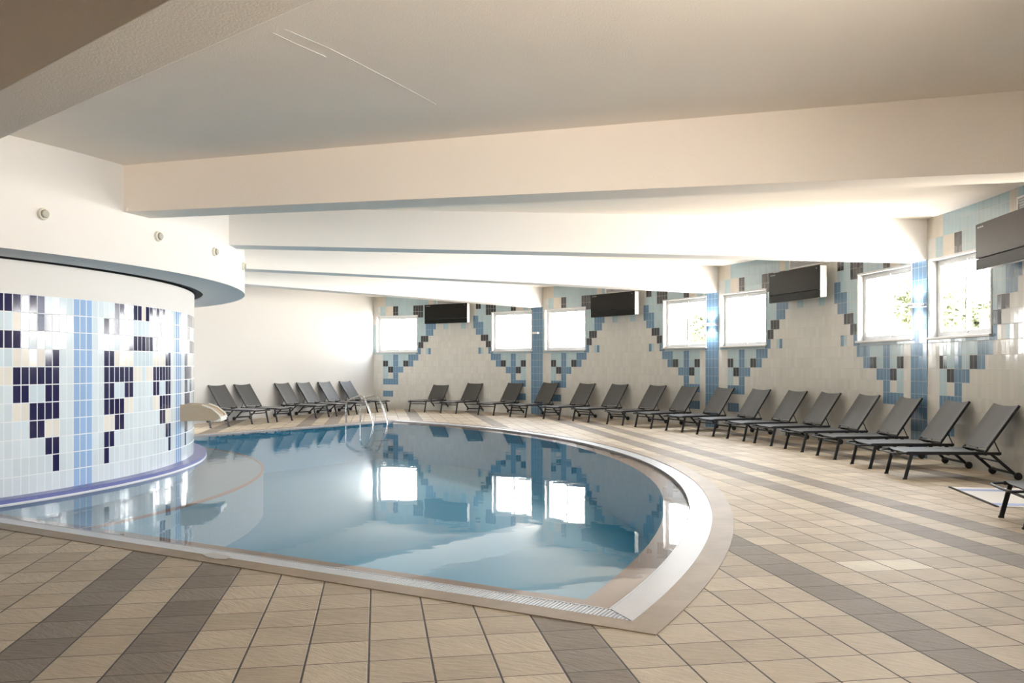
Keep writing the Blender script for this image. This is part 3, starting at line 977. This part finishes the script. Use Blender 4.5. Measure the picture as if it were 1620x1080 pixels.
# ------------------------------------------------------------------ sun loungers
def lounger_proto():
    r_ = empty('sun_lounger', (0, 0, 0))
    fr = MB()
    for s in (-1, 1):
        y = .285 * s
        fr.bar((.02, y, .335), (1.20, y, .335), .026, .036)
    fr.tube([(.04, -.285, .335), (-.04, -.283, .333), (-.085, -.265, .328), (-.105, -.225, .325), (-.108, 0, .323), (-.105, .225, .325), (-.085, .265, .328), (-.04, .283, .333), (.04, .285, .335)], .0135, 8)
    for x in (.10, .55, 1.02, 1.18): fr.bar((x, -.28, .318), (x, .28, .318), .022, .022)
    fr.build('frame', M['frame'], r_, bevel=.004)
    for s in (-1, 1):
        lg = MB(); lg.bar((.085, .292 * s, .335), (.0, .292 * s, .0), .022, .042, up=(1, 0, 0)); lo = lg.build('leg', M['frame'], r_, bevel=.004)
        ft = MB(); ft.box(-.022, .024, .292 * s - .015, .292 * s + .015, 0, .018); ft.build('foot_cap', M['rubber'], lo)
    for s in (-1, 1):
        lg = MB(); lg.bar((1.08, .270 * s, .33), (1.395, .270 * s, .055), .024, .036, up=(0, 0, 1)); lo = lg.build('leg', M['frame'], r_, bevel=.004)
        wh = MB(); wh.lathe([(.02, -.018), (.047, -.016), (.050, 0), (.047, .016), (.02, .018)], (1.40, .305 * s, .050), (0, 1, 0), 20); wh.build('wheel', M['rubber'], lo, smooth=True)
    for (x, z, w_, h_) in ((1.36, .085, .024, .03), (.07, .255, .018, .024), (1.20, .225, .014, .02)):
        cb = MB(); cb.bar((x, -.275, z), (x, .275, z), w_, h_); cb.build('crossbar', M['frame'], r_, bevel=.003)
    # sling seat: sags a little between the rails
    def sheet(fn, nx, ny, th, up):
        m_ = MB()
        P = [[fn(i / nx, j / ny) for j in range(ny + 1)] for i in range(nx + 1)]
        u = Vector(up) * th
        for i in range(nx):
            for j in range(ny):
                m_.quad(P[i][j] + u, P[i + 1][j] + u, P[i + 1][j + 1] + u, P[i][j + 1] + u)
                m_.quad(P[i][j + 1], P[i + 1][j + 1], P[i + 1][j], P[i][j])
        for i in range(nx):
            m_.quad(P[i][0], P[i + 1][0], P[i + 1][0] + u, P[i][0] + u); m_.quad(P[i + 1][ny], P[i][ny], P[i][ny] + u, P[i + 1][ny] + u)
        for j in range(ny):
            m_.quad(P[0][j + 1], P[0][j], P[0][j] + u, P[0][j + 1] + u); m_.quad(P[nx][j], P[nx][j + 1], P[nx][j + 1] + u, P[nx][j] + u)
        return m_
    def seat(u, v):
        y = -.292 + .584 * v; sag = -.022 * (1 - (2 * v - 1) ** 4)
        return Vector((.035 + .975 * u + .02 * (1 - abs(2 * v - 1)) * (1 if u < .02 else 0), y, .352 + sag))
    sheet(seat, 12, 10, .006, (0, 0, 1)).build('seat', M['sling'], r_, smooth=True)
    ax = Vector((.43, 0, .60)).normalized(); nb = Vector((-ax.z, 0, ax.x))
    H0 = Vector((1.0, 0, .345)); LB = .735
    def back(u, v):
        w = 2 * v - 1
        e0 = .055; e1 = LB - .022 * (1 - w * w)
        s = e0 + (e1 - e0) * u
        return H0 + ax * s + Vector((0, .292 * w, 0)) - nb * (.016 * (1 - w ** 4)) + nb * .015
    sheet(back, 12, 10, .006, tuple(nb)).build('backrest', M['sling'], r_, smooth=True)
    bf = MB()
    for s in (-1, 1):
        bf.bar(H0 + Vector((0, .285 * s, 0)), H0 + ax * LB + Vector((0, .285 * s, 0)), .024, .026, up=tuple(nb))
    bf.bar(H0 + ax * (LB - .05) + Vector((0, -.28, 0)) - nb * .012, H0 + ax * (LB - .05) + Vector((0, .28, 0)) - nb * .012, .022, .02, up=tuple(nb))
    bf.bar(H0 + ax * .03 + Vector((0, -.28, 0)), H0 + ax * .03 + Vector((0, .28, 0)), .02, .02, up=tuple(nb))
    bf.build('backrest_frame', M['frame'], r_, bevel=.003)
    for s in (-1, 1):
        st = MB(); st.tube([tuple(H0 + ax * .20 + Vector((0, .268 * s, 0))), (1.195, .268 * s, .335)], .008, 8)
        st.build('strut', M['frame'], r_, smooth=True)
    return r_


LG = lounger_proto(); first = [True]


def put_lounger(p, ang, label, group):
    o = LG if first[0] else copy_tree(LG)
    first[0] = False
    o.location = (p[0], p[1], 0); o.rotation_euler = (0, 0, ang)
    tag(o, label, 'sun lounger', group)


F, Y0, HC = 1310.0, 576.5556, 1.4644
def gnd(x, y):
    Y = F * HC / (y - Y0); return Vector(((x - 810) / F * Y, Y, 0))


right_deg = [(60.4, 16.05), (56.0, 16.0), (50.8, 15.98), (46.2, 15.92), (41.45, 15.88), (37.4, 15.88), (32.65, 15.86), (28.8, 15.86), (24.6, 15.85), (20.55, 15.86), (16.6, 15.86),
             (13.1, 15.86), (9.3, 15.87), (5.35, 15.87), (1.35, 15.89), (-2.55, 15.90), (-14.2, 15.95)]
nth = ['', 'second', 'third', 'fourth', 'fifth', 'sixth', 'seventh', 'eighth', 'ninth', 'tenth', 'eleventh', 'twelfth', 'thirteenth', 'fourteenth', 'fifteenth', 'sixteenth']
for i, (d, r) in enumerate(right_deg):
    a = math.radians(d)
    if i == 0: lab = 'charcoal sun lounger at the far left end of the window wall row'
    elif i == 1: lab = 'charcoal sun lounger standing alone under the farthest air unit, second in the window row'
    elif i == 3: lab = 'charcoal sun lounger in front of the farthest blue column, fourth in the window row'
    elif i == 9: lab = 'charcoal sun lounger just right of the middle blue column, tenth in the window row'
    elif i == 14: lab = 'charcoal sun lounger right of the nearest blue column, second nearest of the unbroken window row'
    elif i == 15: lab = 'nearest charcoal sun lounger seen whole, at the right end of the window row'
    elif i == 16: lab = 'charcoal sun lounger cut off at the right edge, foot end beside the white mat'
    else: lab = 'charcoal sun lounger, %s from the left in the window wall row' % nth[i]
    p = pol(r, a)
    rot = a + (math.radians(2.0) if i == 16 else 0)
    if i == 16: p = p + Vector((.02, .0, 0))
    put_lounger(p, rot, lab, 'charcoal loungers along the window wall')
# left row, backs to the white wall
left_px = [348, 412, 450.5, 510.5, 542.5, 574, 605.5]
ll = ['charcoal sun lounger half hidden behind the beige water spout, white wall row', 'charcoal sun lounger with the first backrest right of the round drum, white wall row',
      'charcoal sun lounger with the second backrest right of the round drum, white wall row', 'charcoal sun lounger with the third backrest right of the round drum, white wall row',
      'charcoal sun lounger with the fourth backrest right of the round drum, white wall row', 'charcoal sun lounger with the fifth backrest, bluish, in the white wall row',
      'charcoal sun lounger nearest the room corner, at the right end of the white wall row']
for i, (x, lab) in enumerate(zip(left_px, ll)):
    # feet line 1.47 m in front of the white wall
    o = P0 + bn * 1.46; s = (x - 810) / F
    tt = (s * o.y - o.x) / (bd.x - s * bd.y)
    put_lounger(o + bd * tt, math.atan2(-bn.y, -bn.x), lab, 'charcoal loungers along the white wall')

# ------------------------------------------------------------------ pool ladder
lad = empty('pool_ladder', (0, 0, 0))
tag(lad, 'pair of polished steel pool handrails arching over the far pool edge', 'pool ladder')
inn = -FN
for s0, nm in ((11.50, 'handrail'), (11.98, 'handrail')):
    b0 = CC + FN * .42 + FD * s0
    def P(d, z): return tuple(b0 + inn * d + Vector((0, 0, z)))
    ctrl = [(0, 0), (0, .30), (0, .44), (.03, .52), (.10, .57), (.28, .625), (.46, .675), (.56, .685), (.64, .66), (.70, .60), (.90, .25), (.97, .10), (1.0, -.05), (1.0, -.30), (.97, -.5), (.86, -.58), (.60, -.60)]
    mb = MB(); mb.tube([P(*c) for c in ctrl], .021, 12); hr = mb.build('handrail', M['chrome'], lad, smooth=True)
    mb = MB(); mb.lathe([(.045, .005), (.045, .016), (.024, .024)], P(0, 0), (0, 0, 1), 16); mb.build('base_flange', M['chrome'], hr, smooth=True)
for z in (-.16, -.42):
    a_ = CC + FN * .42 + FD * 11.50 + inn * 1.0; b_ = CC + FN * .42 + FD * 11.98 + inn * 1.0
    mb = MB(); mb.bar(a_ + Vector((0, 0, z)), b_ + Vector((0, 0, z)), .08, .02); mb.build('step', M['chrome'], lad)

# ------------------------------------------------------------------ white mat on the deck
mt = empty('floor_mat', gnd(1578, 802))
tag(mt, 'white mat with blue stripes and dark hem lying on the deck by the nearest lounger', 'mat')
c0, c1, c2 = gnd(1503, 771), gnd(1578, 802), gnd(1612, 804)
o0 = Vector(mt.location)
u = (c0 - c1); L = u.length; u.normalize(); v = Vector((-u.y, u.x, 0)); 
if v.x < 0: v = -v
Wm = 1.25
def mq(a, b, z): return (c1 + u * a + v * b - o0) + Vector((0, 0, z))
def mslab(mb, a0, a1, b0, b1, z0, z1): mb.hexa([mq(a0, b0, z0), mq(a1, b0, z0), mq(a1, b1, z0), mq(a0, b1, z0), mq(a0, b0, z1), mq(a1, b0, z1), mq(a1, b1, z1), mq(a0, b1, z1)])
mb = MB(); mslab(mb, .0, L, .0, Wm, .0, .010); mb.build('cloth', M['towel_white'], mt, merge=True)
for s0, s1 in ((L - .30, L - .16), (.06, .2)):
    mb = MB(); mslab(mb, s0, s1, .02, Wm - .02, .010, .0115); mb.build('stripe', M['towel_blue'], mt)
mb = MB(); mslab(mb, -.015, L + .01, -.016, .012, .0, .0125); mb.build('hem', M['towel_dark'], mt)

# ------------------------------------------------------------------ trees outside, washed out by the daylight
def tree(p, h, cr, lab, seed):
    rnd = random.Random(seed)
    r_ = empty('tree', p)
    tr = MB(); tr.lathe([(.16, 0), (.12, h * .4), (.07, h * .8)], (0, 0, 0), (0, 0, 1), 10); tr.build('trunk', M['bark'], r_, smooth=True)
    lf = MB()
    for _ in range(1500):
        d = Vector((rnd.gauss(0, 1), rnd.gauss(0, 1), rnd.gauss(0, .9))).normalized() * cr * rnd.uniform(.35, 1) ** .6
        c = Vector((0, 0, h)) + d; s = rnd.uniform(.10, .2)
        a = Vector((rnd.gauss(0, 1), rnd.gauss(0, 1), rnd.gauss(0, 1))).normalized(); b = a.orthogonal().normalized()
        lf.quad(c - a * s, c - b * s * .5, c + a * s, c + b * s * .5)
    lf.build('crown', M['leaf'], r_)
    tag(r_, lab, 'tree', 'trees outside the windows')


tree((11.6, 22.9, 0), 3.2, 1.0, 'pale green foliage glimpsed through the window left of the nearest column', 3)
tree((12.2, 21.0, 0), 2.6, .7, 'pale green foliage glimpsed through the window below the nearest air unit', 5)
tree((8.6, 37.0, 0), 3.0, .9, 'pale yellow foliage glimpsed through the window left of the middle column', 9)

# ------------------------------------------------------------------ daylight
w = bpy.data.worlds.new('sky'); S.world = w; w.use_nodes = True
nt = w.node_tree; bg = nt.nodes['Background']
tc = N(nt, 'ShaderNodeTexCoord'); sp_ = N(nt, 'ShaderNodeSeparateXYZ'); lk(nt, tc.outputs['Generated'], sp_.inputs[0])
rmp = N(nt, 'ShaderNodeValToRGB'); lk(nt, math_n(nt, 'MULTIPLY_ADD', sp_.outputs[2], .5, .5), rmp.inputs[0])
el = rmp.color_ramp.elements
el[0].position = .36; el[0].color = (.30, .27, .23, 1)
el[1].position = .47; el[1].color = (.98, .96, .92, 1)
e2 = el.new(.60); e2.color = (.97, .99, 1.0, 1)
e3 = el.new(.80); e3.color = (.42, .46, .52, 1)
# warm glow added low towards the lower right bays, brightening the near end
az = N(nt, 'ShaderNodeVectorMath', operation='DOT_PRODUCT'); lk(nt, tc.outputs['Generated'], az.inputs[0])
az.inputs[1].default_value = (math.cos(math.radians(-35)), math.sin(math.radians(-35)), 0)
am_ = N(nt, 'ShaderNodeMapRange', interpolation_type='SMOOTHSTEP'); lk(nt, az.outputs['Value'], am_.inputs[0]); am_.inputs[1].default_value = .55; am_.inputs[2].default_value = .98
lo_ = N(nt, 'ShaderNodeMapRange', interpolation_type='SMOOTHSTEP'); lk(nt, sp_.outputs[2], lo_.inputs[0]); lo_.inputs[1].default_value = .35; lo_.inputs[2].default_value = -.15; lo_.inputs[3].default_value = .1; lo_.inputs[4].default_value = 1.0
gl_ = N(nt, 'ShaderNodeVectorMath', operation='SCALE'); gl_.inputs[0].default_value = (2.65, 2.38, 2.08); lk(nt, math_n(nt, 'MULTIPLY', am_.outputs[0], lo_.outputs[0]), gl_.inputs['Scale'])
sm_ = N(nt, 'ShaderNodeVectorMath', operation='ADD'); lk(nt, rmp.outputs[0], sm_.inputs[0]); lk(nt, gl_.outputs[0], sm_.inputs[1])
lk(nt, sm_.outputs[0], bg.inputs['Color'])
bg.inputs['Strength'].default_value = 24.0

# ------------------------------------------------------------------ camera and look
cd = bpy.data.cameras.new('camera'); cam = bpy.data.objects.new('camera', cd); COL.objects.link(cam)
cam.location = (0, 0, HC); cam.rotation_euler = (PI / 2, 0, 0)
cd.sensor_fit = 'HORIZONTAL'; cd.sensor_width = 36.0; cd.lens = F / 1620 * 36; cd.shift_y = 36.5556 / 1620
cd.clip_start = .05; cd.clip_end = 200
S.camera = cam
S.view_settings.view_transform = 'Standard'; S.view_settings.look = 'None'; S.view_settings.gamma = 1; S.view_settings.exposure = 0.68
S.view_settings.use_curve_mapping = False
cy = S.cycles
cy.max_bounces = 14; cy.diffuse_bounces = 10; cy.glossy_bounces = 6; cy.transparent_max_bounces = 16
cy.sample_clamp_indirect = 20.0
